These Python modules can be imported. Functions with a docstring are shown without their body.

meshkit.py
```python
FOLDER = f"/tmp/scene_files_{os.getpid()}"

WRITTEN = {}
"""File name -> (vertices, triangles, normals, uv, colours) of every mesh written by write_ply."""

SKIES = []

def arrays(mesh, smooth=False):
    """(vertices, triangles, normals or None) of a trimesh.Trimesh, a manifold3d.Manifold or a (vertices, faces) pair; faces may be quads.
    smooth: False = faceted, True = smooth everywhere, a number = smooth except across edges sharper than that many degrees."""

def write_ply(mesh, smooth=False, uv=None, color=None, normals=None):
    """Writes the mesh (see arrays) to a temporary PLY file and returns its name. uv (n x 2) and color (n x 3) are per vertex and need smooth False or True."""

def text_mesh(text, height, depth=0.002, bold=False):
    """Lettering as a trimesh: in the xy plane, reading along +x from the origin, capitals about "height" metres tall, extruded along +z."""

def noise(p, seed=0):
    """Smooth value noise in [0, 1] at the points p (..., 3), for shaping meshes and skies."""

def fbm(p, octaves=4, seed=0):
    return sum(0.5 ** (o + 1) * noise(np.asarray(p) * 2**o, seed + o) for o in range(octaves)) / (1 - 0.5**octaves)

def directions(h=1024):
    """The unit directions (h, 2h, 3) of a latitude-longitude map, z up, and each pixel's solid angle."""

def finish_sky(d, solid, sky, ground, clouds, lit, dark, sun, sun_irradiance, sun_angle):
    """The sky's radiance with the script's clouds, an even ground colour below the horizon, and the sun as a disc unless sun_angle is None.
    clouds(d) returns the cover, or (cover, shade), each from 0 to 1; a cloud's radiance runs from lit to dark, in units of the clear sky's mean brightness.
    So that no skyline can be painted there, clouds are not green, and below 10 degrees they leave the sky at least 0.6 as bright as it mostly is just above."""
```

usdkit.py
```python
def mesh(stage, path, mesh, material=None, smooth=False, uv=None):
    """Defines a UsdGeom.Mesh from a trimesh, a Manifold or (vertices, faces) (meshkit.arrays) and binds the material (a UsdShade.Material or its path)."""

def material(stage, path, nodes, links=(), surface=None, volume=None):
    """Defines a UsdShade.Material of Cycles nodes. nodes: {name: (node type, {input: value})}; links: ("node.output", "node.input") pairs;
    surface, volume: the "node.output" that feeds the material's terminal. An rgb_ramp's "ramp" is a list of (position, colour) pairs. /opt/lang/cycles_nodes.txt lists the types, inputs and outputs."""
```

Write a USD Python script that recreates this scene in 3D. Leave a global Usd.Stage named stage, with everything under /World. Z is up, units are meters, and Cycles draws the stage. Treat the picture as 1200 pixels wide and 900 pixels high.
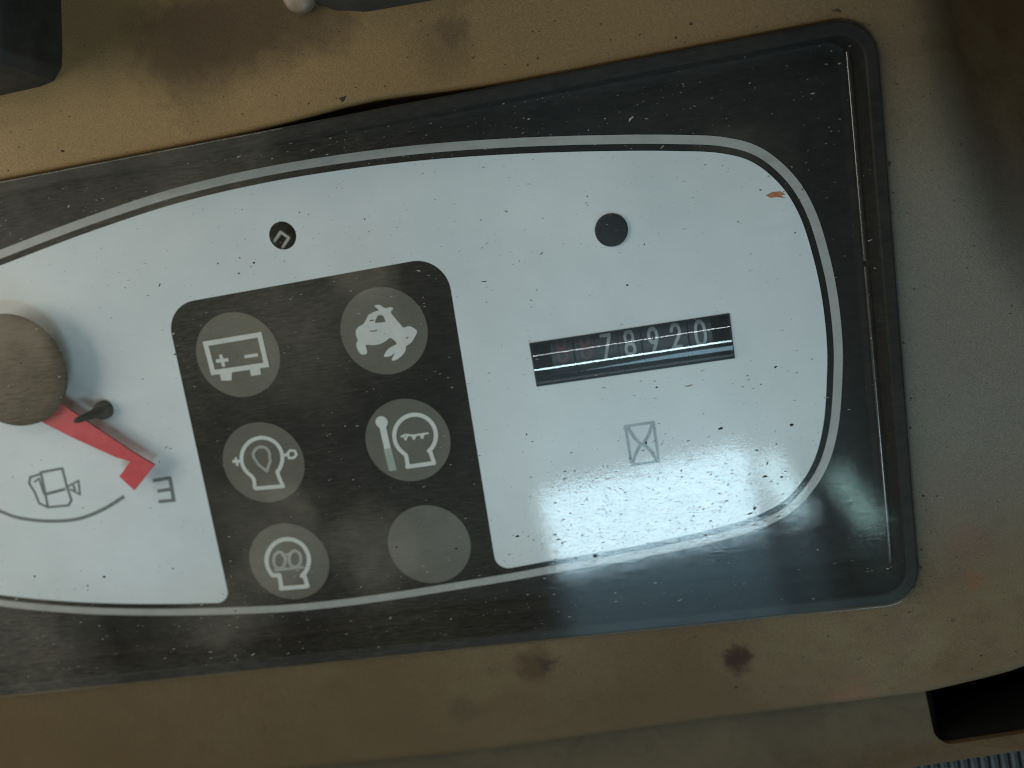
import math, numpy as np, trimesh, shapely, usdkit, meshkit
from shapely.geometry import Polygon, LineString, Point, box as sbox
from shapely.ops import unary_union
from shapely import affinity
from pxr import Usd, UsdGeom, UsdLux, UsdShade, Gf, Sdf

stage = Usd.Stage.CreateInMemory()
UsdGeom.SetStageUpAxis(stage, 'Z'); UsdGeom.SetStageMetersPerUnit(stage, 1.0)
world = UsdGeom.Xform.Define(stage, '/World'); stage.SetDefaultPrim(world.GetPrim())
UsdGeom.Scope.Define(stage, '/World/Looks')
rng = np.random.default_rng(7)

# ------------------------------------------------------------------ camera (mm in the code, metres in the stage)
EYE = np.array([49.97686, 38.93744, 134.9056])
AX = np.array([[0.97959859, -0.17172143, -0.1043952], [-0.14133933, -0.95799153, 0.24955044], [-0.14286287, -0.22970411, -0.96271814]])
FPX = 1074.303
cam = UsdGeom.Camera.Define(stage, '/World/camera')
m = np.eye(4); m[0, :3], m[1, :3], m[2, :3], m[3, :3] = AX[0], -AX[1], -AX[2], EYE / 1000
cam.AddTransformOp().Set(Gf.Matrix4d(*m.ravel().tolist()))
cam.CreateFocalLengthAttr(4.0); cam.CreateHorizontalApertureAttr(4.0 * 1200 / FPX)
cam.CreateFStopAttr(1.8); cam.CreateFocusDistanceAttr(0.1275)
cam.CreateClippingRangeAttr(Gf.Vec2f(0.004, 50))
cam.CreateExposureAttr(0.1)

# ------------------------------------------------------------------ light: an unlit cab with window panes, a roof lamp and added fills
MAT = '/World/Looks/'
dome = UsdLux.DomeLight.Define(stage, '/World/ambient')
sky = usdkit.material(stage, MAT + 'ambient_air', {'b': ('background_shader', {'color': (1.0, 0.86, 0.68), 'strength': 0.052})}, surface='b.background')
UsdShade.MaterialBindingAPI.Apply(dome.GetPrim()).Bind(sky)

def rect_light(name, pos, target, w, h, color, strength, roll=0):
    L = UsdLux.RectLight.Define(stage, '/World/' + name)
    p, t = np.array(pos, float), np.array(target, float)
    z = p - t; z /= np.linalg.norm(z)
    x = np.cross([0, 1, 0], z); x /= np.linalg.norm(x); y = np.cross(z, x)
    c, s = math.cos(roll), math.sin(roll); x, y = c * x + s * y, -s * x + c * y
    M = np.eye(4); M[0, :3], M[1, :3], M[2, :3], M[3, :3] = x, y, z, p / 1000
    L.AddTransformOp().Set(Gf.Matrix4d(*M.ravel().tolist()))
    L.CreateWidthAttr(w / 1000); L.CreateHeightAttr(h / 1000)
    L.CreateColorAttr(Gf.Vec3f(*color)); L.CreateIntensityAttr(strength)
    return L

def pane_light(name, x, y, w, h, turn, color, strength, z=300):
    L = UsdLux.RectLight.Define(stage, '/World/' + name)
    c, s_ = math.cos(math.radians(turn)), math.sin(math.radians(turn))
    L.AddTransformOp().Set(Gf.Matrix4d(c, s_, 0, 0, -s_, c, 0, 0, 0, 0, 1, 0, x / 1000, y / 1000, z / 1000, 1))
    L.CreateWidthAttr(w / 1000); L.CreateHeightAttr(h / 1000)
    L.CreateColorAttr(Gf.Vec3f(*color)); L.CreateIntensityAttr(strength)
pane_light('window_light', 43.5, -134, 101, 44, 6, (0.62, 0.88, 1.0), 21.0)
pane_light('window_light_second_pane', 107, -130, 12, 36, 22, (0.64, 0.92, 1.0), 17.0)
pane_light('window_light_third_pane', 139, -140, 11, 36, 30, (0.60, 0.98, 0.92), 7.5)
rect_light('front_fill_light', (170, -430, 250), (30, 10, 0), 300, 180, (0.46, 0.80, 1.0), 3.2)  # added cool fill, kept out of the lens reflection
rect_light('roof_light', (45, 215, 290), (45, 10, 0), 180, 11, (0.9, 0.97, 1.0), 15.0)
rect_light('left_fill_light', (-300, 70, 165), (-20, 15, 0), 180, 180, (1.0, 0.95, 0.84), 6.8)  # added warm fill from the left, no window known there
rect_light('rear_fill_light', (-270, 330, 260), (0, 10, 0), 260, 200, (1.0, 0.93, 0.80), 2.0)  # second added warm fill, softens the shadows from the far left

# ------------------------------------------------------------------ helpers
def at(px, py, h=0.0):
    """Point (mm) of the horizontal plane z = h that the photograph shows at a pixel."""
    d = np.array([(px - 600) / FPX, (py - 450) / FPX, 1.0]) @ AX
    return EYE + d * (h - EYE[2]) / d[2]
def xy(pts, h=0.0):
    return [tuple(at(x, y, h)[:2]) for x, y in pts]
def spline(pts, n=8, closed=False):
    p = np.array(pts, float)
    q = np.vstack([p[-1], p, p[0], p[1]]) if closed else np.vstack([2 * p[0] - p[1], p, 2 * p[-1] - p[-2]])
    out = []
    for i in range(len(q) - 3):
        a, b, c, d = q[i:i + 4]
        for t in np.linspace(0, 1, n, endpoint=False):
            out.append(.5 * (2 * b + (c - a) * t + (2 * a - 5 * b + 4 * c - d) * t * t + (3 * b - a - 3 * c + d) * t ** 3))
    if not closed: out.append(q[-2])
    return np.array(out)
def slab(shape, z0, z1):
    gs = [g for g in getattr(shape, 'geoms', [shape]) if g.geom_type == 'Polygon' and g.area > 1e-4]
    ms = []
    for g in gs:
        mm = trimesh.creation.extrude_polygon(g, z1 - z0, engine='earcut'); mm.apply_translation([0, 0, z0]); ms.append(mm)
    return trimesh.util.concatenate(ms)
def cat(*ms):
    return trimesh.util.concatenate([x for x in ms])
def tf(mesh, loc=(0, 0, 0)):
    mesh = mesh.copy(); mesh.apply_translation(loc); return mesh

used = {}
def numbered(parent, name):
    k = (parent, name); n = used.get(k, 0); used[k] = n + 1
    return f'{parent}/{name}' if n == 0 else f'{parent}/{name}_{n:03d}'
def obj(name, mesh, mat, parent=None, label=None, smooth=35, **keys):
    path = numbered(str(parent.GetPath()) if parent is not None else '/World', name)
    mm = mesh.copy(); mm.vertices = mm.vertices / 1000
    p = usdkit.mesh(stage, path, mm, mat, smooth=smooth).GetPrim()
    if label: p.SetCustomDataByKey('label', label)
    for k, v in keys.items(): p.SetCustomDataByKey('category' if k == 'cat_' else k, v)
    return p
def thing(name, label, category, **keys):
    p = UsdGeom.Xform.Define(stage, numbered('/World', name)).GetPrim()
    p.SetCustomDataByKey('label', label); p.SetCustomDataByKey('category', category)
    for k, v in keys.items(): p.SetCustomDataByKey(k, v)
    return p
def rrect(x0, y0, x1, y1, r, n=14, seg=40):
    """Closed curve of a rounded rectangle (counter-clockwise) and its outward normals."""
    P, N = [], []
    for cx, cy, a0 in ((x1 - r, y1 - r, 0), (x0 + r, y1 - r, 90), (x0 + r, y0 + r, 180), (x1 - r, y0 + r, 270)):
        for a in np.radians(np.linspace(a0, a0 + 90, n)):
            P.append((cx + r * math.cos(a), cy + r * math.sin(a))); N.append((math.cos(a), math.sin(a)))
        k = len(P); P.append(None); N.append((math.cos(math.radians(a0 + 90)), math.sin(math.radians(a0 + 90))))
    P2, N2 = [], []
    flat = [(p, nn) for p, nn in zip(P, N)]
    for i, (p, nn) in enumerate(flat):
        if p is not None: P2.append(p); N2.append(nn); continue
        a, b = np.array(flat[i - 1][0]), np.array(flat[(i + 1) % len(flat)][0])
        for t in np.linspace(0, 1, seg + 1)[1:-1]: P2.append(tuple(a + (b - a) * t)); N2.append(nn)
    return np.array(P2), np.array(N2)
def sweep(P, N, profile, closed=False):
    """Skin of a profile [(offset outwards, z)] along a closed curve."""
    k, n = len(profile), len(P)
    V = np.vstack([np.c_[P + d * N, np.full(n, z)] for d, z in profile])
    F = []
    for j in range(k if closed else k - 1):
        j2 = (j + 1) % k
        for i in range(n):
            i2 = (i + 1) % n
            a, b, c, d = j * n + i, j * n + i2, j2 * n + i2, j2 * n + i
            F += [(a, b, c), (a, c, d)]
    return trimesh.Trimesh(V, F, process=False)
def rounded_block(poly_base, poly_top, z0, z1, r=1.2):
    import manifold3d as mf
    s = mf.Manifold.sphere(r, 20)
    parts = [s.translate([x, y, z0 - r]) for x, y in poly_base] + [s.translate([x, y, z1 - r]) for x, y in poly_top]
    h = mf.Manifold.batch_hull(parts)
    mm = h.to_mesh(); return trimesh.Trimesh(mm.vert_properties[:, :3], mm.tri_verts, process=False)

# ------------------------------------------------------------------ materials
def pos(scale=(1, 1, 1)):
    """Nodes giving world position in millimetres, scaled."""
    return {'g': ('geometry', {}), 'mp': ('mapping', {'scale': tuple(1000 * s for s in scale)})}, [('g.position', 'mp.vector')]
def plastic(name, c1, c2, scale=0.4, rough=0.5, spec=0.5, bump=0.0, fine=3.0, speck=None, stretch=(1, 1, 1), rough2=None):
    nodes, links = pos(stretch)
    nodes |= {'n1': ('noise_texture', {'scale': scale, 'detail': 5.0, 'roughness': 0.62}), 'r1': ('rgb_ramp', {'ramp': [(0.34, c1), (0.66, c2)]}),
              'n2': ('noise_texture', {'scale': fine, 'detail': 4.0, 'roughness': 0.7}), 'b': ('bump', {'strength': bump, 'distance': 0.0003}),
              'p': ('principled_bsdf', {'roughness': rough, 'specular_ior_level': spec})}
    links += [('mp.vector', 'n1.vector'), ('mp.vector', 'n2.vector'), ('n1.fac', 'r1.fac')]
    last = 'r1.color'
    if speck:
        col, lo, hi, k = speck
        nodes |= {'n3': ('noise_texture', {'scale': k, 'detail': 3.0, 'roughness': 0.6}), 'r3': ('map_range', {'from_min': lo, 'from_max': hi, 'clamp': True}), 'mx': ('mix', {'color2': col})}
        links += [('mp.vector', 'n3.vector'), ('n3.fac', 'r3.value'), ('r3.result', 'mx.fac'), (last, 'mx.color1')]; last = 'mx.color'
    links.append((last, 'p.base_color'))
    if bump:
        links += [('n2.fac', 'b.height'), ('b.normal', 'p.normal')]
    if rough2 is not None:
        nodes['rr'] = ('map_range', {'from_min': 0.3, 'from_max': 0.7, 'to_min': rough, 'to_max': rough2, 'clamp': True})
        links += [('n2.fac', 'rr.value'), ('rr.result', 'p.roughness')]
    return usdkit.material(stage, MAT + name, nodes, links, surface='p.BSDF')

def console_material(name, base, dirt, rust, spots):
    nodes, links = pos()
    nodes |= {'n1': ('noise_texture', {'scale': 0.055, 'detail': 6.0, 'roughness': 0.6, 'distortion': 0.4}), 'm1': ('map_range', {'from_min': 0.38, 'from_max': 0.68, 'clamp': True}),
              'n2': ('noise_texture', {'scale': 0.22, 'detail': 6.0, 'roughness': 0.72}), 'm2': ('map_range', {'from_min': 0.50, 'from_max': 0.74, 'to_max': 0.5, 'clamp': True}),
              'n3': ('noise_texture', {'scale': 0.03, 'detail': 4.0, 'distortion': 0.8}), 'm3': ('map_range', {'from_min': 0.52, 'from_max': 0.74, 'to_max': 0.45, 'clamp': True}),
              'n4': ('noise_texture', {'scale': 5.0, 'detail': 3.0, 'roughness': 0.7}), 'm4': ('map_range', {'from_min': 0.25, 'from_max': 0.75, 'to_min': 0.7, 'to_max': 1.3}),
              'n5': ('noise_texture', {'scale': 0.9, 'detail': 2.0}), 'm5': ('map_range', {'from_min': 0.70, 'from_max': 0.76, 'to_max': 0.7, 'clamp': True}),
              'a': ('mix', {'color1': base, 'color2': dirt}), 'b': ('mix', {'color2': tuple(x * .55 for x in dirt)}), 'c': ('mix', {'color2': rust}), 'd': ('mix', {'color2': (0.05, 0.035, 0.025)}),
              'e': ('vector_math', {'math_type': 'scale'}), 'bp': ('bump', {'strength': 0.45, 'distance': 0.00028}), 'p': ('principled_bsdf', {'roughness': 0.62, 'specular_ior_level': 0.22})}
    for k in '12345': links.append(('mp.vector', f'n{k}.vector')); links.append((f'n{k}.fac', f'm{k}.value'))
    links += [('m1.result', 'a.fac'), ('a.color', 'b.color1'), ('m2.result', 'b.fac'), ('b.color', 'c.color1'), ('m3.result', 'c.fac'), ('c.color', 'd.color1'), ('m5.result', 'd.fac')]
    last = 'd.color'
    # mud splashes, dust and painted tones, each with a noisy outline
    nodes |= {'wn': ('noise_texture', {'scale': 0.5, 'detail': 5.0, 'roughness': 0.65}), 'ws': ('vector_math', {'math_type': 'multiply_add', 'vector2': (0.0055,) * 3})}
    links += [('mp.vector', 'wn.vector'), ('wn.color', 'ws.vector1'), ('g.position', 'ws.vector3')]
    for i, (x, y, z, r, k, col) in enumerate(spots):
        nodes |= {f's{i}': ('vector_math', {'math_type': 'distance', 'vector2': tuple(np.array([x, y, z]) / 1000 + 0.00275)}),
                  f't{i}': ('map_range', {'range_type': 'smoothstep', 'from_min': r / 1000, 'from_max': r * 0.25 / 1000, 'to_max': k, 'clamp': True}), f'u{i}': ('mix', {'color2': col})}
        links += [('ws.vector', f's{i}.vector1'), (f's{i}.value', f't{i}.value'), (f't{i}.result', f'u{i}.fac'), (last, f'u{i}.color1')]; last = f'u{i}.color'
    links += [(last, 'e.vector1'), ('m4.result', 'e.scale'), ('e.vector', 'p.base_color'), ('n4.fac', 'bp.height'), ('bp.normal', 'p.normal')]
    return usdkit.material(stage, MAT + name, nodes, links, surface='p.BSDF')

LENS_Z, CON_Z = 8.0, 6.3
brown = (0.05, 0.023, 0.007)
spots = [(*at(625, 779, CON_Z), 4.6, 0.75, brown), (*at(640, 782, CON_Z), 2.0, 0.8, (0.03, 0.018, 0.012)), (*at(865, 772, CON_Z), 3.4, 1.0, (0.03, 0.012, 0.003)),
          (*at(543, 833, CON_Z), 3.6, 0.55, (0.06, 0.04, 0.02)), (*at(1000, 822, CON_Z), 5.0, 0.35, (0.22, 0.08, 0.05)), (*at(1140, 680, CON_Z), 2.0, 0.5, (0.2, 0.07, 0.03)),
          (*at(1135, 640, CON_Z), 4.5, 0.35, (0.16, 0.07, 0.05)), (*at(1060, 740, CON_Z), 4.5, 0.35, (0.13, 0.07, 0.05)), (*at(985, 712, CON_Z), 2.5, 0.5, (0.13, 0.07, 0.05)),
          (*at(530, 35, CON_Z), 3.2, 0.5, (0.07, 0.045, 0.03))]
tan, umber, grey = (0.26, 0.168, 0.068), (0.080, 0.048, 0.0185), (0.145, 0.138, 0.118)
broad = [(*at(880, 20, CON_Z), 34, 0.7, (0.13, 0.084, 0.04)), (*at(1070, 10, CON_Z), 26, 0.75, (0.10, 0.068, 0.036)), (*at(150, 90, CON_Z), 75, 0.85, tan), (*at(560, 70, CON_Z), 62, 0.75, (0.20, 0.126, 0.053)), (*at(1130, 400, CON_Z), 42, 0.8, grey), (*at(100, 900, CON_Z), 55, 0.85, umber), (*at(420, 890, CON_Z), 40, 0.8, umber), (*at(780, 900, CON_Z), 42, 0.75, umber)]  # first two darken the far right corner: light fall-off put into colour
dark_blobs = [(*at(x, y, CON_Z), r, k, (0.06, 0.035, 0.014)) for x, y, r, k in ((200, 48, 10, .85), (245, 38, 10, .9), (295, 25, 10, .85), (335, 15, 8, .7), (110, 20, 12, .45), (385, 28, 6, .6), (230, 100, 8, .3), (520, 60, 6, .35))]  # darker brown blobs along the far left of the console top
M_console = console_material('dusty_console_paint', (0.145, 0.108, 0.056), (0.108, 0.066, 0.029), (0.11, 0.058, 0.028), broad + dark_blobs + spots)
M_lower = console_material('lower_console_paint', (0.088, 0.061, 0.029), (0.064, 0.042, 0.02), (0.09, 0.055, 0.035), spots[-1:])
M_black = plastic('black_print', (0.007, 0.007, 0.0068), (0.012, 0.012, 0.0112), rough=0.6, spec=0.15)
M_house = plastic('black_plastic', (0.010, 0.010, 0.010), (0.018, 0.017, 0.015), rough=0.45, rough2=0.65, spec=0.12)
M_bar = plastic('highlight_bar_gloss', (0.03, 0.028, 0.025), (0.05, 0.045, 0.04), rough=0.12, rough2=0.3, spec=0.9)
M_gap = plastic('dark_cavity', (0.004, 0.004, 0.004), (0.006, 0.006, 0.005), rough=0.9, spec=0.1)
M_white = plastic('white_dial_print', (0.56, 0.60, 0.61), (0.63, 0.665, 0.67), scale=0.05, rough=0.42, spec=0.35)
M_silver = plastic('silver_line_print', (0.30, 0.30, 0.285), (0.36, 0.36, 0.34), scale=0.3, rough=0.45)
M_lamp = plastic('smoked_lamp_print', (0.082, 0.077, 0.058), (0.105, 0.098, 0.076), scale=0.15, rough=0.5)
M_icon = plastic('pale_symbol_print', (0.50, 0.51, 0.48), (0.57, 0.57, 0.54), scale=0.4, rough=0.5)
M_icon_dim = plastic('dull_symbol_print', (0.27, 0.27, 0.245), (0.33, 0.325, 0.30), scale=0.4, rough=0.5)
M_icon_green = plastic('grey_green_symbol_print', (0.27, 0.30, 0.27), (0.31, 0.34, 0.30), scale=0.4, rough=0.5)
M_grey = plastic('grey_print', (0.10, 0.115, 0.12), (0.15, 0.165, 0.17), scale=1.5, rough=0.55)
M_palegrey = plastic('pale_grey_print', (0.22, 0.27, 0.29), (0.33, 0.38, 0.40), scale=1.0, rough=0.55)
M_red = plastic('red_needle_paint', (0.50, 0.045, 0.06), (0.58, 0.06, 0.075), rough=0.4)
M_hub = plastic('brown_hub_plastic', (0.062, 0.044, 0.025), (0.092, 0.064, 0.037), scale=0.12, rough=0.6, spec=0.25, fine=4.0, bump=0.1)
M_screw = plastic('dark_screw_plastic', (0.010, 0.013, 0.014), (0.018, 0.021, 0.023), scale=1.2, rough=0.6, spec=0.25)
M_metal = plastic('dull_clip_metal', (0.28, 0.28, 0.26), (0.36, 0.36, 0.33), scale=1.0, rough=0.4)
M_drum = plastic('counter_drum_plastic', (0.012, 0.015, 0.02), (0.02, 0.024, 0.03), rough=0.5)
M_digit = plastic('white_digit_print', (0.24, 0.28, 0.30), (0.40, 0.44, 0.46), scale=0.8, rough=0.5)
M_digit_red = plastic('red_digit_print', (0.07, 0.028, 0.026), (0.10, 0.036, 0.034), rough=0.5)
M_switch = plastic('worn_black_plastic', (0.016, 0.016, 0.016), (0.035, 0.033, 0.03), scale=0.25, rough=0.38, rough2=0.6, bump=0.15, fine=2.0)
M_rubber = plastic('black_rubber', (0.018, 0.018, 0.018), (0.045, 0.042, 0.04), scale=0.3, rough=0.6)
M_cream = plastic('pale_knob_plastic', (0.15, 0.10, 0.065), (0.24, 0.17, 0.115), scale=0.5, rough=0.5)
M_dirt = plastic('dried_mud', (0.035, 0.027, 0.02), (0.06, 0.045, 0.032), scale=1.5, rough=0.9, spec=0.1)
M_dust = plastic('pale_dust', (0.24, 0.215, 0.17), (0.38, 0.35, 0.29), scale=1.5, rough=0.95, spec=0.1)
M_leaf = plastic('dry_leaf', (0.28, 0.10, 0.045), (0.36, 0.16, 0.08), scale=2, rough=0.8)

def pane(name, ior, rough, aniso, dust, dust_col, gloss=(1, 1, 1), streak=0.0, haze=0.0, patches=()):
    """Clear plastic: sunlight passes, a Fresnel gloss smeared by wiping scratches, and a film of dust."""
    nodes, links = pos()
    nodes |= {'tan': ('combine_xyz', {'x': 1.0, 'y': 0.12, 'z': 0.0}), 'tr': ('transparent_bsdf', {'color': (0.97, 0.975, 0.97)}), 'fr': ('fresnel', {'IOR': ior}), 'io': ('map_range', {'from_min': 0.0, 'from_max': 1.0, 'to_min': ior, 'to_max': 1.0 / ior}),
              'gl': ('glossy_bsdf', {'color': gloss, 'distribution': 'beckmann', 'roughness': rough, 'anisotropy': aniso, 'rotation': 0.0}), 'mx': ('mix_closure', {}), 'g2': ('glossy_bsdf', {'color': (0.7, 0.9, 1.0), 'distribution': 'ggx', 'roughness': 0.19, 'anisotropy': aniso}), 'mg': ('mix_closure', {'fac': haze}),
              'di': ('diffuse_bsdf', {'color': dust_col}), 'mz': ('mix_closure', {}),
              'sm': ('mapping', {'scale': (0.55, 3.2, 1.0), 'rotation': (0, 0, 0.10)}), 'n1': ('noise_texture', {'scale': 0.9, 'detail': 5.0, 'roughness': 0.75}),
              'n2': ('noise_texture', {'scale': 0.035, 'detail': 4.0, 'roughness': 0.55}), 'r1': ('map_range', {'from_min': 0.35, 'from_max': 0.85, 'to_min': dust * 0.35, 'to_max': dust * 1.9, 'clamp': True}),
              'r2': ('map_range', {'from_min': 0.3, 'from_max': 0.7, 'to_min': 0.15, 'to_max': 2.3, 'clamp': True}), 'mu': ('math', {'math_type': 'multiply'}), 'sx': ('separate_xyz', {}), 'gx': ('map_range', {'from_min': -45.0, 'from_max': 40.0, 'to_min': 1.8, 'to_max': 0.3, 'clamp': True}), 'm2': ('math', {'math_type': 'multiply'}),
              'bp': ('bump', {'strength': streak, 'distance': 0.00012}), 'gr': ('rgb_ramp', {'ramp': [(0.36, (0.5, 0.52, 0.54)), (0.6, gloss)]})}
    links += [('g.backfacing', 'io.value'), ('io.result', 'fr.IOR'), ('tan.vector', 'gl.tangent'), ('fr.fac', 'mx.fac'), ('tr.BSDF', 'mx.closure1'), ('gl.BSDF', 'mg.closure1'), ('tan.vector', 'g2.tangent'), ('g2.BSDF', 'mg.closure2'), ('mg.closure', 'mx.closure2'), ('mp.vector', 'sm.vector'), ('sm.vector', 'n1.vector'), ('mp.vector', 'n2.vector'),
              ('n1.fac', 'r1.value'), ('n2.fac', 'r2.value'), ('r1.result', 'mu.value1'), ('r2.result', 'mu.value2'), ('mp.vector', 'sx.vector'), ('sx.x', 'gx.value'), ('mu.value', 'm2.value1'), ('gx.result', 'm2.value2'), ('mx.closure', 'mz.closure1'), ('di.BSDF', 'mz.closure2')]
    last = 'm2.value'
    for i, (x, y, r, k) in enumerate(patches):
        nodes |= {f'pd{i}': ('vector_math', {'math_type': 'distance', 'vector2': (x, y, LENS_Z)}), f'pm{i}': ('map_range', {'range_type': 'smoothstep', 'from_min': r, 'from_max': r * 0.2, 'to_max': k, 'clamp': True}),
                  f'pn{i}': ('math', {'math_type': 'multiply'}), f'pa{i}': ('math', {'math_type': 'add'})}
        links += [('wv.vector', f'pd{i}.vector1'), (f'pd{i}.value', f'pm{i}.value'), (f'pm{i}.result', f'pn{i}.value1'), ('r2.result', f'pn{i}.value2'), (last, f'pa{i}.value1'), (f'pn{i}.value', f'pa{i}.value2')]; last = f'pa{i}.value'
    nodes |= {'wn': ('noise_texture', {'scale': 0.12, 'detail': 4.0}), 'wv': ('vector_math', {'math_type': 'multiply_add', 'vector2': (14.0, 14.0, 0.0)})}
    links += [('mp.vector', 'wn.vector'), ('wn.color', 'wv.vector1'), ('mp.vector', 'wv.vector3'), (last, 'mz.fac')]
    if streak: links += [('n1.fac', 'gr.fac'), ('gr.color', 'gl.color')]
    if streak: links += [('n1.fac', 'bp.height'), ('bp.normal', 'gl.normal')]
    return usdkit.material(stage, MAT + name, nodes, links, surface='mz.closure')
M_lens = pane('scratched_lens', 1.5, 0.026, 0.6, 0.036, (0.46, 0.40, 0.30), streak=0.03, haze=0.32, patches=[(*(at(x, y, LENS_Z)[:2] + 7), r, k) for x, y, r, k in ((300, 620, 15, .075), (250, 720, 12, .05), (430, 640, 11, .05), (330, 590, 5, .06), (60, 240, 22, .05), (230, 200, 16, .035), (330, 400, 16, .03), (110, 780, 20, .02), (20, 380, 8, .10), (430, 330, 7, .05), (870, 190, 9, .03))])
M_cover = pane('clear_counter_cover', 1.8, 0.09, 0.0, 0.05, (0.35, 0.4, 0.45))

# ------------------------------------------------------------------ dashboard console round the cluster
LX0, LX1, LY0, LY1 = -112.0, 85.6, -34.0, 50.0
c_r, c_t, c_b = at(1058, 400, LENS_Z), at(600, 97, LENS_Z), at(600, 757, LENS_Z)
LX1, LY1, LY0 = c_r[0], c_t[1], c_b[1]
CR = 5.2
P, N = rrect(LX0, LY0, LX1, LY1, CR)
def gap(p):
    """Play between the cluster and the console's opening: widest along the middle of the far edge."""
    x, y = p
    g = 0.10
    if y > LY1 - 1: g += 1.15 * math.exp(-((x - 18.5) / 11.5) ** 2)
    return g
console = thing('dashboard_console', 'dusty beige moulded dashboard console with brown mud stains framing the instrument cluster', 'dashboard')
G = np.array([gap(p) for p in P])
P_open = P + N * G[:, None]
FR = 0.9
step = [(-420, 965), (300, 912), (560, 886), (800, 853), (1087, 817), (1160, 800), (1200, 789), (1290, 745), (1420, 690)]
low = xy(step, CON_Z)
rim = [low[-1], (low[-1][0] + 60, 40), (165, 150), (-190, 150), (-190, low[0][1])] + low
opening = Polygon(P_open + N * FR)
panel = Polygon(rim).buffer(0)
import manifold3d as mf
def cs(shape):
    rings = []
    for g in getattr(shape, 'geoms', [shape]): rings += [list(g.exterior.coords)[:-1]] + [list(r.coords)[:-1] for r in g.interiors]
    return mf.CrossSection(rings, mf.FillRule.EvenOdd)
def dish(v):  # roll-off shaped so that the far right corner falls into shade
    """Height of the console top: flat round the cluster, rolling down past its right and far corner."""
    x, y = v[..., 0], v[..., 1]
    t = np.clip((x - 87.5) * 0.80 + (y - 24) * 0.60, 0, 45) * (lambda q: q * q * (3 - 2 * q))(np.clip((x - 86.8) / 16, 0, 1))
    R_ = 13.0
    drop = 1.3 * R_ * (np.sqrt(1 + (t / R_) ** 2) - 1)
    return -drop + 0.35 * (meshkit.noise(np.stack([x / 30, y / 30, 0 * x], -1), 3) - .5) * np.clip((np.hypot(np.maximum(x - LX1, 0), np.maximum(np.abs(y - 8) - 42, 0)) - 3) / 10, 0, 1)
man = mf.Manifold.extrude(cs(panel.buffer(-2.0).difference(opening)), 5.0).translate([0, 0, CON_Z - 5]).refine_to_length(1.6)
mm = man.to_mesh(); V = np.array(mm.vert_properties[:, :3], float); F = np.array(mm.tri_verts)
V[:, 2] += dish(V)
body = trimesh.Trimesh(V, F, process=False)
prof = [(FR, CON_Z)] + [(FR - FR * math.sin(a), CON_Z - FR + FR * math.cos(a)) for a in np.linspace(0.2, math.pi / 2, 7)] + [(0, -9)]
lipm = sweep(P_open, N, prof[::-1])
# rounded near edge of the upper panel
edge = np.array(panel.buffer(-2.0).exterior.coords)[:-1]
if not Polygon(edge).exterior.is_ccw: edge = edge[::-1]
ering = np.array([Polygon(edge).exterior.interpolate(t, normalized=True).coords[0] for t in np.linspace(0, 1, 500, endpoint=False)])
tang = np.roll(ering, -1, 0) - np.roll(ering, 1, 0); tang /= np.linalg.norm(tang, axis=1, keepdims=True); en = np.c_[tang[:, 1], -tang[:, 0]]
em = sweep(ering, en, [(0, CON_Z)] + [(2.0 * math.sin(a), CON_Z - 2 + 2 * math.cos(a)) for a in np.linspace(0.2, math.pi / 2, 7)] + [(2.0, CON_Z - 5)])
em.vertices[:, 2] += dish(em.vertices)
obj('upper_panel', cat(body, lipm, em), M_console, console, smooth=40)
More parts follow.
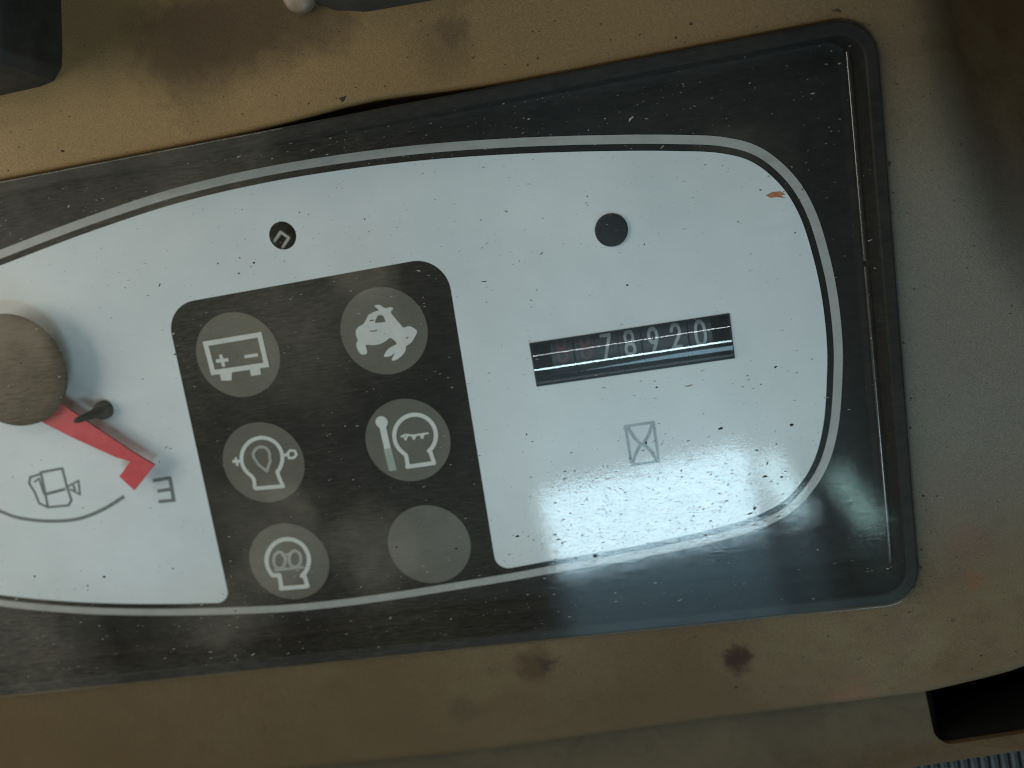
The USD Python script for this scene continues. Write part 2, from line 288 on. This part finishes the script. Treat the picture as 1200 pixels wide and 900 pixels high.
# lower panel with the slot in it
LOW_Z = 2.0
slot_px = [(1078, 780), (1300, 720), (1300, 838), (1190, 858), (1097, 872)]
slot = Polygon(xy(slot_px, LOW_Z)).buffer(-2.6).buffer(2.6, 24).segmentize(1.0)
lowpoly = Polygon([(low[0][0], low[0][1] + 4)] + [(x, y + 4) for x, y in low] + xy([(1420, 838), (1200, 871), (1010, 900), (600, 975), (-420, 1120)], LOW_Z)).buffer(0)
man = mf.Manifold.extrude(cs(lowpoly.difference(slot)), 3.0).translate([0, 0, LOW_Z - 3]).refine_to_length(3.0)
mm = man.to_mesh(); V = np.array(mm.vert_properties[:, :3], float)
lowring = LineString(xy([(1420, 838), (1200, 871), (1010, 900), (600, 975), (-420, 1120)], LOW_Z))
dd = np.array([lowring.distance(Point(*p)) for p in V[:, :2]])
V[:, 2] += 1.6 * np.exp(-(dd / 2.2) ** 2) * (V[:, 2] > LOW_Z - 1)
obj('lower_panel', trimesh.Trimesh(V, mm.tri_verts, process=False), M_lower, console, label='lower band of the console with a dark slot at its right end', smooth=40)
sp, sn = np.array(slot.exterior.coords)[:-1], None
tray = slab(slot.buffer(2.5), -12, -11)
walls = slab(slot.buffer(2.4).difference(slot.buffer(0.02)), -11, LOW_Z - 3.05)
obj('slot_recess', cat(tray, walls), M_gap, console, label='dark recess behind the slot in the lower band', smooth=False)
liner = sweep(sp, (lambda t: np.c_[t[:, 1], -t[:, 0]] if slot.exterior.is_ccw else np.c_[-t[:, 1], t[:, 0]])((lambda d: d / np.linalg.norm(d, axis=1, keepdims=True))(np.roll(sp, -1, 0) - np.roll(sp, 1, 0))), [(-0.02, LOW_Z - 0.3), (-1.3, LOW_Z - 2.2), (-1.5, -8)])
obj('slot_edge', liner, M_gap, console, smooth=40)

# ------------------------------------------------------------------ instrument cluster
cl = thing('instrument_cluster', 'black framed instrument cluster with white dial, warning lamps and hour counter, seen upside down', 'instrument cluster')
house = sweep(P, N, [(0, 7.0), (-0.25, 7.2), (-1.5, 7.2), (-1.7, 7.0), (-1.8, 0.7), (-2.0, 0.3), (-2.6, 0.12), (-3.5, 0.1), (-3.5, -8), (0, -8)], closed=True)
obj('housing', house, M_house, cl, smooth=25)
lensm = sweep(P, N, [(-0.7, LENS_Z), (-0.25, 7.985), (-0.1, 7.93), (-0.02, 7.82), (0.0, 7.65), (0.0, 7.05)][::-1])
lens_top = slab(Polygon(P - 0.7 * N), LENS_Z - 0.01, LENS_Z)
keep = lens_top.face_normals[:, 2] > 0.5
lt = trimesh.Trimesh(lens_top.vertices, lens_top.faces[keep], process=True)
lens_faces = cat(lt, lensm)
for y0_, y1_ in ((17.6, 45.6), (-29.0, 16.4)):  # bars added along the right wall to catch a bright highlight line
    bar = trimesh.creation.capsule(height=y1_ - y0_, radius=0.27, count=[10, 16]); bar.apply_transform(trimesh.transformations.rotation_matrix(-math.pi / 2, [1, 0, 0])); bar.apply_translation([LX1 - 2.35, (y0_ + y1_) / 2 - bar.bounds[:, 1].mean(), 1.2])
    obj('highlight_bar', bar, M_bar, cl, smooth=50)
obj('lens', lens_faces, M_lens, cl, label='dusty scratched clear plastic window over the dial', smooth=False)

plate_poly = Polygon(P - 3.4 * N)
# outlines of the print, traced in the plane of the dial
outer_px = spline([(-330, 520), (-250, 420), (-120, 340), (0, 293), (100, 255), (200, 222), (300, 198), (400, 181), (500, 169), (600, 162), (700, 158.5), (790, 158), (850, 161), (893, 174), (930, 205), (955, 246), (972, 300), (982, 350), (987, 400), (987, 440), (983, 495), (972, 540), (952, 575), (920, 605), (860, 629), (760, 652), (700, 662.5), (647, 671.5), (600, 680), (533, 691), (467, 701.5), (400, 710.5), (350, 715.5), (300, 718.5), (200, 721), (100, 719), (0, 710), (-120, 690), (-250, 640), (-320, 580)], 10, closed=True)
outer = Polygon(xy(outer_px)).buffer(0)
W_SILVER, W_GAP = 1.25, 0.95
silver = outer.difference(outer.buffer(-W_SILVER))
white = outer.buffer(-W_SILVER - W_GAP)
panel_px = [(194, 352), (523, 300), (590, 690), (560, 760), (285, 760), (273, 715)]
pan = Polygon(xy([(194, 358), (522, 299), (584, 680), (600, 790), (290, 790), (273, 720)]))
pan = pan.buffer(-5).buffer(5)
white = white.difference(pan).buffer(-2.2).buffer(2.2)
ctr_px = [(622, 403), (855, 367), (859, 417), (629, 454)]
cq = np.array(xy(ctr_px)); cx0, cx1 = cq[[0, 3], 0].mean(), cq[[1, 2], 0].mean(); cy1, cy0 = cq[:2, 1].mean(), cq[2:, 1].mean()
window = sbox(cx0, cy0, cx1, cy1)
s1, s2 = at(716.5, 269.5), at(331.5, 276)
hole1, hole2 = Point(*s1[:2]).buffer(2.45, 24), Point(*s2[:2]).buffer(2.1, 24)
obj('dial_plate', slab(plate_poly.difference(window.buffer(0.02)).difference(hole2), -1.2, 0), M_black, cl, smooth=False)
obj('rim_line', slab(silver, 0, 0.08), M_silver, cl, label='thin silver line round the white dial', smooth=False)
white = white.difference(window.buffer(0.02)).difference(hole2)
ws = sorted(getattr(white, 'geoms', [white]), key=lambda g: -g.area)
wl = [g for g in ws if g.area > 40]
for g in wl:
    obj('dial_face', slab(g, 0, 0.1), M_white, cl, label='white dial face around the hour counter' if g.centroid.x > 20 and len(wl) > 1 else None, smooth=False)

# warning lamps and their symbols
def stroke(pts, w, h=0.0, **k):
    """A printed line: pixels of the photograph and a width in mm."""
    return LineString(xy(pts, h)).buffer(w / 2, cap_style=k.get('cap', 'flat'), join_style=k.get('join', 'mitre'))
def zoomed(x0, y0, s, pts):
    return [(x0 + x / s, y0 + y / s) for x, y in pts]
PX = 0.1405
def arc(cx, cy, r, a0, a1, n=28):
    return [(cx + r * math.cos(math.radians(a)), cy + r * math.sin(math.radians(a))) for a in np.linspace(a0, a1, n)]
lamps = {}
for key, c, text in (('battery', (279, 416), 'round lamp with a battery symbol'), ('rabbit', (450, 388), 'round lamp with a running rabbit symbol'), ('drop', (309, 542), 'round lamp with a bulb symbol holding a drop'),
                     ('thermo', (478, 516), 'round lamp with a bulb and thermometer symbol'), ('rings', (339, 658), 'round lamp with a bulb symbol holding two rings'), ('blank', (503, 638), 'blank round lamp without a symbol')):
    p = at(*c)
    lamps[key] = obj('warning_lamp', slab(Point(p[0], p[1]).buffer(6.8, 40), 0, 0.08), M_lamp, cl, label=text, smooth=False)
Z1, Z2 = 0.08, 0.15
z = lambda pts: zoomed(200, 350, 6.925, pts)
q = Polygon(xy(z([(262, 348), (738, 268), (803, 552), (334, 620)])))
bat = [q.difference(q.buffer(-0.78, join_style='mitre')), Polygon(xy(z([(398, 598), (500, 582), (497, 662), (415, 664)]))), Polygon(xy(z([(645, 568), (728, 555), (735, 614), (655, 626)])))]
bat += [stroke(z([(372, 505), (472, 494)]), 0.55), stroke(z([(408, 452), (435, 550)]), 0.55), stroke(z([(602, 470), (710, 454)]), 0.5)]
obj('symbol', slab(unary_union(bat), Z1, Z2), M_icon, lamps['battery'], smooth=False)
z = lambda pts: zoomed(390, 320, 6.92, pts)
rab = Polygon(xy(z(spline([(340, 262), (385, 258), (425, 282), (470, 275), (492, 290), (472, 315), (500, 355), (560, 425), (575, 440), (620, 430), (660, 445), (685, 472), (665, 520), (635, 565), (598, 590), (590, 630), (560, 670), (520, 700), (485, 708), (482, 690), (505, 650), (470, 670), (425, 678), (420, 660), (450, 615), (500, 585), (520, 570), (495, 540), (465, 525), (430, 550), (380, 575), (330, 583), (275, 580), (272, 600), (280, 630), (272, 655), (230, 655), (200, 610), (192, 570), (205, 545), (190, 500), (190, 465), (210, 435), (250, 410), (275, 370), (290, 340), (330, 315), (375, 300), (360, 285)], 4, True)))).buffer(0)
rab = rab.difference(Polygon(xy(z([(348, 402), (345, 385), (365, 345), (390, 335), (415, 350), (430, 394), (395, 400)])))).difference(Polygon(xy(z([(592, 526), (604, 517), (622, 520), (606, 531)])))).difference(stroke(z([(305, 468), (335, 470), (360, 462)]), 0.18)).difference(stroke(z([(300, 385), (335, 380)]), 0.2))
obj('symbol', slab(rab, Z1, Z2), M_icon, lamps['rabbit'], smooth=False)
z = lambda pts: zoomed(250, 480, 3.747, pts)
drop = [stroke(z([(184, 342), (180, 305)] + arc(215, 212, 90, 122, 402) + [(292, 300), (308, 335), (188, 345)]), 0.62, join='round', cap='round'),
        stroke(z([(122, 226), (85, 226)]), 0.5), stroke(z([(100, 208), (108, 246)]), 0.4), stroke(z([(310, 200), (330, 196)]), 0.5),
        stroke(z([(328, 190), (338, 178), (360, 180), (366, 196), (356, 210), (334, 212), (328, 190)]), 0.4, join='round')]
obj('symbol', slab(unary_union(drop), Z1, Z2), M_icon, lamps['drop'], smooth=False)
tear = stroke(z([(236, 268), (200, 240), (180, 210)] + arc(213, 198, 36, 160, 370, 16) + [(252, 225), (236, 268)]), 0.5, join='round')
obj('symbol', slab(tear, Z1, Z2), M_icon_dim, lamps['drop'], smooth=False)
rings = [stroke(z([(300, 780), (292, 725)] + arc(328, 660, 93, 134, 408) + [(402, 730), (415, 774), (298, 784)]), 0.72, join='round', cap='round')]
obj('symbol', slab(unary_union(rings), Z1, Z2), M_icon, lamps['rings'], smooth=False)
r2 = [stroke(z([(cx + 26 * math.cos(a), cy + 36 * math.sin(a)) for a in np.linspace(0, 2 * math.pi, 24)]), 0.55) for cx, cy in ((292, 660), (360, 654))]
r2 += [stroke(z([(268, 704), (400, 690)]), 0.45), stroke(z([(300, 640), (345, 630)]), 0.35)]
obj('symbol', slab(unary_union(r2), Z1, Z2), M_icon_dim, lamps['rings'], smooth=False)
z = lambda pts: zoomed(410, 450, 3.6, pts)
th = [stroke(z([(246, 345), (238, 300)] + arc(276, 216, 88, 127, 408) + [(340, 285), (356, 332), (243, 348)]), 0.66, join='round', cap='round'), Point(*at(410 + 135 / 3.6, 450 + 160 / 3.6)[:2]).buffer(0.98), stroke(z([(136, 165), (160, 272)]), 1.05),
      stroke(z([(216, 222), (235, 213), (270, 216), (300, 211), (333, 206)]), 0.3)]
th += [stroke(z([(a, b), (a + 8, b + 16), (a + 16, b - 1)]), 0.28, join='round') for a, b in ((228, 218), (263, 215), (298, 211))]
obj('symbol', slab(unary_union(th), Z1, Z2), M_icon, lamps['thermo'], smooth=False)
obj('symbol', slab(stroke(z([(160.5, 274), (182, 362)]), 1.05, cap='flat').buffer(0.1), Z1, Z2), M_icon_green, lamps['thermo'], smooth=False)

# hour counter: recess, seven digit drums, printed digits and a bowed clear cover
cw, ch = cx1 - cx0, cy1 - cy0; cyc = (cy0 + cy1) / 2
frame = slab(window.buffer(0.5, join_style='mitre').difference(window.buffer(-0.12, join_style='mitre')), -9, -1.25)
rimring = slab(window.buffer(0.10, join_style='mitre').difference(window.buffer(-0.16, join_style='mitre')), -1.2, 0.22)
back = slab(window.buffer(0.5, join_style='mitre'), -10.2, -9.02)
meter = obj('hour_counter', cat(frame, rimring, back), M_house, cl, label='long narrow hour counter window with white digits', smooth=False)
RD, ZD = 4.6, -5.6
dcy = cyc + 0.9
def drum(x, w):
    d = trimesh.creation.cylinder(RD, w, sections=48); d.apply_transform(trimesh.transformations.rotation_matrix(math.pi / 2, [0, 1, 0])); d.apply_translation([x, dcy, ZD]); return d
digits = [(657.7, 407, '8', True), (685.5, 403.5, '8', True), (710.5, 403, '7', False), (737.5, 399.5, '8', False), (765.5, 396, '9', False), (792, 391.5, '2', False), (820.5, 388, '0', False)]
zt = ZD + RD
for px, py, chx, red in digits:
    c = at(px, py, zt)
    obj('digit_drum', drum(c[0], 3.35), M_drum, meter, smooth=40)
    t = meshkit.text_mesh(chx, 3.9, 0.08, bold=True)
    b = t.bounds
    v = np.array(t.vertices); v[:, 0] = (v[:, 0] - (b[0, 0] + b[1, 0]) / 2) * 0.60; v[:, 1] -= (b[0, 1] + b[1, 1]) / 2
    t = trimesh.Trimesh(v, t.faces, process=False).subdivide_to_size(0.5)
    v = np.array(t.vertices)
    ang = (v[:, 1] - 0.35) / RD + (c[1] - dcy) / RD; rr = RD + 0.01 + v[:, 2]
    t = trimesh.Trimesh(np.c_[v[:, 0] + c[0], dcy + rr * np.sin(ang), ZD + rr * np.cos(ang)], t.faces, process=False)
    obj('digit', t, M_digit_red if red else M_digit, meter, smooth=False)
RC = 4.1
half = math.asin(min((ch / 2 - 0.14) / RC, .95)); ZC = 0.15 - RC * math.cos(half)
aa = np.linspace(-half, half, 33)
V = np.array([(x, cyc + RC * math.sin(a), ZC + RC * math.cos(a)) for x in (cx0 + 0.14, cx1 - 0.14) for a in aa]); n = len(aa)
Fc = [f for i in range(n - 1) for f in ((i, n + i, n + i + 1), (i, n + i + 1, i + 1))]
cov = trimesh.Trimesh(V, Fc, process=False)
if cov.face_normals[:, 2].mean() < 0: cov.invert()
obj('cover', cov, M_cover, meter, smooth=True)
# hourglass symbol
z = lambda pts: zoomed(720, 480, 11.26, pts)
q = Polygon(xy(z([(122, 205), (527, 145), (607, 692), (213, 747)])))
hg = [q.difference(q.buffer(-0.42, join_style='mitre')), stroke(z([(165, 215), (265, 375), (345, 455), (290, 560), (245, 700)]), 0.5), stroke(z([(500, 185), (450, 330), (385, 450), (480, 540), (560, 660)]), 0.5)]
obj('hourglass_symbol', slab(unary_union(hg).intersection(q), 0.1, 0.15), M_palegrey, cl, smooth=False)
# screw heads
d1 = trimesh.creation.revolve(np.array([(0, 0.55), (1.9, 0.5), (2.3, 0.34), (2.4, 0.1), (2.4, 0.0)])[::-1], sections=48); d1.apply_translation([s1[0], s1[1], 0.1])
obj('screw_head', d1, M_screw, cl, label='plain black screw head on the white dial', smooth=30)
pit = cat(slab(hole2.buffer(0.4).difference(hole2.buffer(-0.02)), -4, -1.25), slab(hole2.buffer(0.4), -4.4, -4.05))
hl = obj('clip_hole', pit, M_gap, cl, label='small round hole with a bent metal clip in it', smooth=False)
z = lambda pts: zoomed(300, 250, 17.14, pts)
clip = stroke(z([(365, 560), (490, 375), (655, 490), (530, 690)]), 0.42, h=-0.3, join='round', cap='round')
obj('clip', slab(clip, -1.0, -0.3), M_metal, hl, smooth=False)

# fuel gauge: hub, needle, stop pin and its print
hz = 4.3
hc = at(10, 436, hz)
hubp = np.array([(0, hz), (7.4, hz - 0.05), (8.5, hz - 0.2), (9.0, hz - 0.6), (9.1, hz - 1.1), (8.8, 2.9), (6.0, 2.7), (5.6, 0.1)])[::-1]
hub = trimesh.creation.revolve(hubp, sections=64); hub.apply_translation([hc[0], hc[1], 0])
obj('hub_cap', hub, M_hub, cl, label='brown round hub cap of the fuel gauge', smooth=35)
z = lambda pts: zoomed(0, 380, 3.464, pts)
NZ = 2.6
arm = Polygon(xy(z([(95, 345), (150, 290), (212, 303), (380, 418), (548, 530), (535, 556), (470, 537), (300, 460), (130, 374)]), NZ)).buffer(0.12)
flag = Polygon(xy(z([(546, 526), (624, 572), (545, 672), (486, 618), (534, 552)]), NZ)).buffer(0.05)
armm = slab(arm.difference(flag), NZ - 0.5, NZ)
obj('needle', cat(armm, slab(flag, NZ - 0.5, NZ + 0.05)), M_red, cl, label='red pointer with a hooked tip at the empty mark', smooth=False)
pb, pt = at(122, 480, 0.3), at(87, 494, 5.2)
def frustum(a, b, ra, rb, n=20):
    a, b = np.array(a), np.array(b); d = (b - a) / np.linalg.norm(b - a); u = np.cross(d, [0, 1, 0]); u /= np.linalg.norm(u); w = np.cross(d, u)
    rings = []
    for c, r in ((a, ra), (a + (b - a) * .9, rb * 1.1), (b, rb * .5)):
        rings += [c + r * (math.cos(t) * u + math.sin(t) * w) for t in np.linspace(0, 2 * math.pi, n, endpoint=False)]
    V = np.array(rings + [b]); Fq = []
    for j in range(2):
        for i in range(n):
            i2 = (i + 1) % n; Fq += [(j * n + i, j * n + i2, (j + 1) * n + i2), (j * n + i, (j + 1) * n + i2, (j + 1) * n + i)]
    Fq += [(2 * n + i, 2 * n + (i + 1) % n, 3 * n) for i in range(n)]
    return trimesh.Trimesh(V, Fq, process=False)
hd = trimesh.creation.revolve(np.array([(0, 1.5), (0.9, 1.42), (1.45, 1.1), (1.55, 0.6), (1.55, 0)])[::-1], sections=32); hd.apply_translation([pb[0], pb[1], 0.1])
obj('stop_pin', cat(hd, frustum((pb[0], pb[1], 0.8), pt, 0.95, 0.42)), M_screw, cl, label='black stop pin leaning over the pointer', smooth=40)
let = [stroke(z([(690, 618), (707, 718)]), 0.62), stroke(z([(692, 622), (622, 634)]), 0.58), stroke(z([(698, 668), (640, 677)]), 0.55), stroke(z([(709, 713), (645, 719)]), 0.58)]
obj('empty_letter', slab(unary_union(let), 0.1, 0.15), M_grey, cl, label='letter E standing upside down', smooth=False)
obj('scale_arc', slab(stroke(z(spline([(-420, 470), (-260, 640), (-120, 715), (0, 757), (60, 780), (130, 793), (200, 798), (280, 795), (350, 780), (430, 745), (505, 698)], 6)), 0.58, join='round'), 0.1, 0.15), M_grey, cl, smooth=False)
pump = [stroke(z([(167, 600), (254, 584), (272, 655), (291, 712), (280, 734), (196, 742), (186, 690), (167, 600)]), 0.4, join='round'), stroke(z([(190, 688), (266, 668)]), 0.5),
        stroke(z([(196, 742), (160, 725), (142, 680), (120, 645), (124, 620), (168, 606)]), 0.38, join='round'), stroke(z([(140, 640), (160, 625), (180, 690)]), 0.3, join='round'),
        stroke(z([(268, 662), (320, 634), (326, 690), (285, 668)]), 0.32, join='round'), stroke(z([(300, 652), (306, 676)]), 0.4)]
obj('pump_symbol', slab(unary_union(pump), 0.1, 0.15), M_grey, cl, label='grey fuel pump symbol', smooth=False)

# ------------------------------------------------------------------ things on the console
poly = xy([(-60, 128), (0, 111), (48, 103), (64, 96), (73, 80), (74, 60), (72, -30), (70, -120), (-80, -120)], CON_Z)
base = Polygon(poly)
c0 = base.buffer(-1.2)
top = affinity.translate(affinity.scale(c0.buffer(-0.8), 0.98, 0.98), 0, 0.8)
sw = thing('rocker_switch', 'glossy black rocker switch block at the far left corner of the console', 'switch')
obj('switch_body', rounded_block(list(c0.exterior.coords)[:-1], list(top.exterior.coords)[:-1], CON_Z + 0.4, CON_Z + 12, 1.1), M_switch, sw, smooth=50)
tb = Polygon(list(top.exterior.coords)).buffer(-1.6)
obj('rocker', rounded_block(list(tb.exterior.coords)[:-1], list(tb.buffer(-0.4).exterior.coords)[:-1], CON_Z + 12, CON_Z + 13.2, 0.7), M_house, sw, smooth=50)
poly = xy([(366, 6), (392, 15), (428, 17), (470, 10), (545, -3), (600, -60), (560, -150), (360, -150), (345, -40)], CON_Z)
kb = Polygon(poly).buffer(-1.5)
kn = thing('control_knob', 'dark blurred control knob base at the far edge of the console, middle of the picture', 'knob')
obj('knob_base', rounded_block(list(kb.exterior.coords)[:-1], list(kb.buffer(-1.5).exterior.coords)[:-1], CON_Z + 0.6, CON_Z + 7, 1.3), M_switch, kn, smooth=50)
kc = kb.centroid
st = trimesh.creation.revolve(np.array([(9, 0), (8.2, 3), (6.5, 12), (7.5, 22), (9, 28), (7, 33), (0, 34)]), sections=40); st.apply_translation([kc.x, kc.y + 3, CON_Z + 6.4])  # grip out of view, made tall to cast a shadow on the console
obj('unseen_grip', st, M_switch, kn, smooth=50)
pc = at(352, -5, CON_Z)
pk = trimesh.creation.revolve(np.array([(2.3, 0), (2.3, 0.9), (2.0, 1.4), (1.3, 1.7), (0, 1.8)]), sections=28); pk.apply_translation([pc[0], pc[1], CON_Z - 0.05])
obj('pale_button', pk, M_cream, None, label='small cream coloured button left of the dark control knob', cat_='button', smooth=50)

# ribbed rubber at the near right corner
rb = thing('ribbed_rubber_mat', 'black ribbed rubber strip below the console at the near right corner', 'rubber mat')
a, b = at(960, 911, 0.0), at(1300, 854, 0.0)
u = (b - a)[:2] / np.linalg.norm((b - a)[:2]); v = np.array([u[1], -u[0]])
L = np.linalg.norm((b - a)[:2]); v = v if v[1] < 0 else -v
def quad(s0, s1, t0, t1): return Polygon([a[:2] + u * s + v * t for s, t in ((s0, t0), (s1, t0), (s1, t1), (s0, t1))])
obj('backing', slab(quad(0, L, 0, 40), -3.0, -1.6), M_rubber, rb, smooth=False)
n = int(L / 1.55)
for i in range(n):
    s = (i + .5) * L / n
    g = quad(s - 0.42, s + 0.42, 0.1, 39.5).buffer(-0.3)
    o2 = list(g.exterior.coords)[:-1]
    bl = rounded_block([p for p in o2], [p for p in o2], -1.3, 0.0, 0.3)
    obj('rib', trimesh.Trimesh(*(lambda h: (h.vertices, h.faces))(bl.convex_hull), process=False), M_rubber, rb, smooth=50)

# ------------------------------------------------------------------ dirt on the window and the console
def flakes(n, where, zf, size, stretch, hz=0.03, tilt=0.12):
    ms = []
    for k in range(n):
        x, y, s = where(k), None, None
        (x, y), s = x[0], x[1]
        m_ = rng.integers(5, 8)
        a_ = np.sort(rng.uniform(0, 2 * math.pi, m_)); r_ = s * rng.uniform(0.55, 1.15, m_)
        st_ = rng.uniform(*stretch); th = tilt + rng.normal(0, 0.25)
        p = np.c_[r_ * np.cos(a_) * st_, r_ * np.sin(a_)] @ np.array([[math.cos(th), math.sin(th)], [-math.sin(th), math.cos(th)]]) + [x, y]
        if not Polygon(p).is_valid or Polygon(p).area < 1e-4: continue
        z0 = zf(x, y); hh = hz * (0.6 + s * 4)
        c = p.mean(0)
        V = np.vstack([np.c_[p, np.full(m_, z0)], np.c_[c + (p - c) * .6, np.full(m_, z0 + hh)], [[*c, z0 + hh * 1.1]]])
        Fq = []
        for i in range(m_):
            j = (i + 1) % m_
            Fq += [(i, j, m_ + j), (i, m_ + j, m_ + i), (m_ + i, m_ + j, 2 * m_)]
        ms.append(trimesh.Trimesh(V, Fq, process=False))
    return cat(*ms)
def weighted(boxes):
    w = np.array([bx[4] for bx in boxes], float); w /= w.sum()
    def f(k):
        bx = boxes[rng.choice(len(boxes), p=w)]
        px, py = rng.uniform(bx[0], bx[2]), rng.uniform(bx[1], bx[3])
        s = 0.5 * bx[5] * np.exp(rng.normal(0, 0.5))
        return at(px, py, LENS_Z)[:2], s
    return f
dark = weighted([(600, 500, 960, 670, 16, 0.15), (560, 600, 960, 690, 5, 0.16), (850, 380, 990, 600, 3, 0.15), (0, 300, 400, 420, 3, 0.15), (0, 360, 260, 720, 1.5, 0.15), (560, 180, 900, 360, 1.2, 0.13), (260, 220, 620, 320, 1.5, 0.13), (890, 200, 950, 300, 1, 0.16)])
zl = lambda x, y: LENS_Z + 0.01
big = [(122, 676, .38), (95, 669, .25), (187, 334, .35), (205, 415, .3), (257, 309, .3), (466, 641, .45), (535, 643, .3), (885, 596, .5), (606, 628, .55), (650, 656, .3), (772, 497, .3), (757, 519, .35), (775, 520, .3), (738, 270, .0), (735, 334, .25), (1023, 450, .3), (995, 534, .35), (957, 627, .3), (40, 676, .4), (927, 498, .4), (909, 430, .3), (688, 585, .25)]
def where_big(k): return at(big[k][0], big[k][1], LENS_Z)[:2], 0.62 * big[k][2] + 0.01
fine = weighted([(640, 550, 960, 665, 16, 0.1), (560, 600, 900, 690, 4, 0.08), (700, 440, 980, 570, 3, 0.075), (0, 290, 620, 720, 3, 0.07), (560, 180, 960, 460, 2, 0.07)])
dm = cat(flakes(1900, fine, zl, 0.06, (1.3, 3.5)), flakes(300, dark, zl, 0.1, (1.2, 2.8)), flakes(len(big), where_big, zl, 0.3, (1.0, 2.0)))
obj('dirt_specks', dm, M_dirt, None, label='dark mud specks scattered over the cluster window', cat_='dirt', kind='stuff', smooth=False)
def lensbox(k):
    while True:
        px, py = rng.uniform(0, 1060), rng.uniform(20, 810)
        p = at(px, py, LENS_Z)
        if LX0 < p[0] < LX1 - 2 and LY0 + 2 < p[1] < LY1 - 2:
            wgt = 1.0 if py > 650 or py < 330 else 0.45
            if rng.uniform() < wgt * (1.25 - px / 1100): return p[:2], 0.036 * np.exp(rng.normal(0, 0.5))
obj('dust_specks', flakes(2600, lensbox, zl, 0.06, (1.5, 5.0)), M_dust, None, label='pale dust specks and scratches over the cluster window', cat_='dust', kind='stuff', smooth=False)
def conbox(k):
    while True:
        px, py = rng.uniform(0, 1195), rng.uniform(10, 830)
        p = at(px, py, CON_Z)
        if not opening.buffer(0.5).contains(Point(*p[:2])) and panel.buffer(-3).contains(Point(*p[:2])): return p[:2], 0.075 * np.exp(rng.normal(0, 0.5))
zc = lambda x, y: CON_Z + float(dish(np.array([x, y, 0.]))) - 0.01
def seam(k):
    i = rng.integers(0, len(P_open)); d = 0.3 + rng.exponential(0.8)
    p = P_open[i] + N[i] * (FR * 0.6 + d) + rng.normal(0, 0.6, 2)
    return p, 0.07 * np.exp(rng.normal(0, 0.5))
obj('console_grit', cat(flakes(420, conbox, zc, 0.12, (1.0, 2.2)), flakes(500, seam, zc, 0.1, (1.0, 2.0))), M_dirt, None, label='dark grit specks scattered over the beige console', cat_='grit', kind='stuff', smooth=False)
lf = Polygon([tuple(at(x, y, LENS_Z)[:2]) for x, y in ((897, 229), (905, 225), (914, 224), (921, 228), (915, 229), (921, 232), (909, 231), (903, 232))])
obj('leaf_fragment', slab(lf, LENS_Z + 0.02, LENS_Z + 0.16), M_leaf, None, label='tiny rust coloured leaf fragment on the window near the silver line', cat_='leaf', smooth=False)
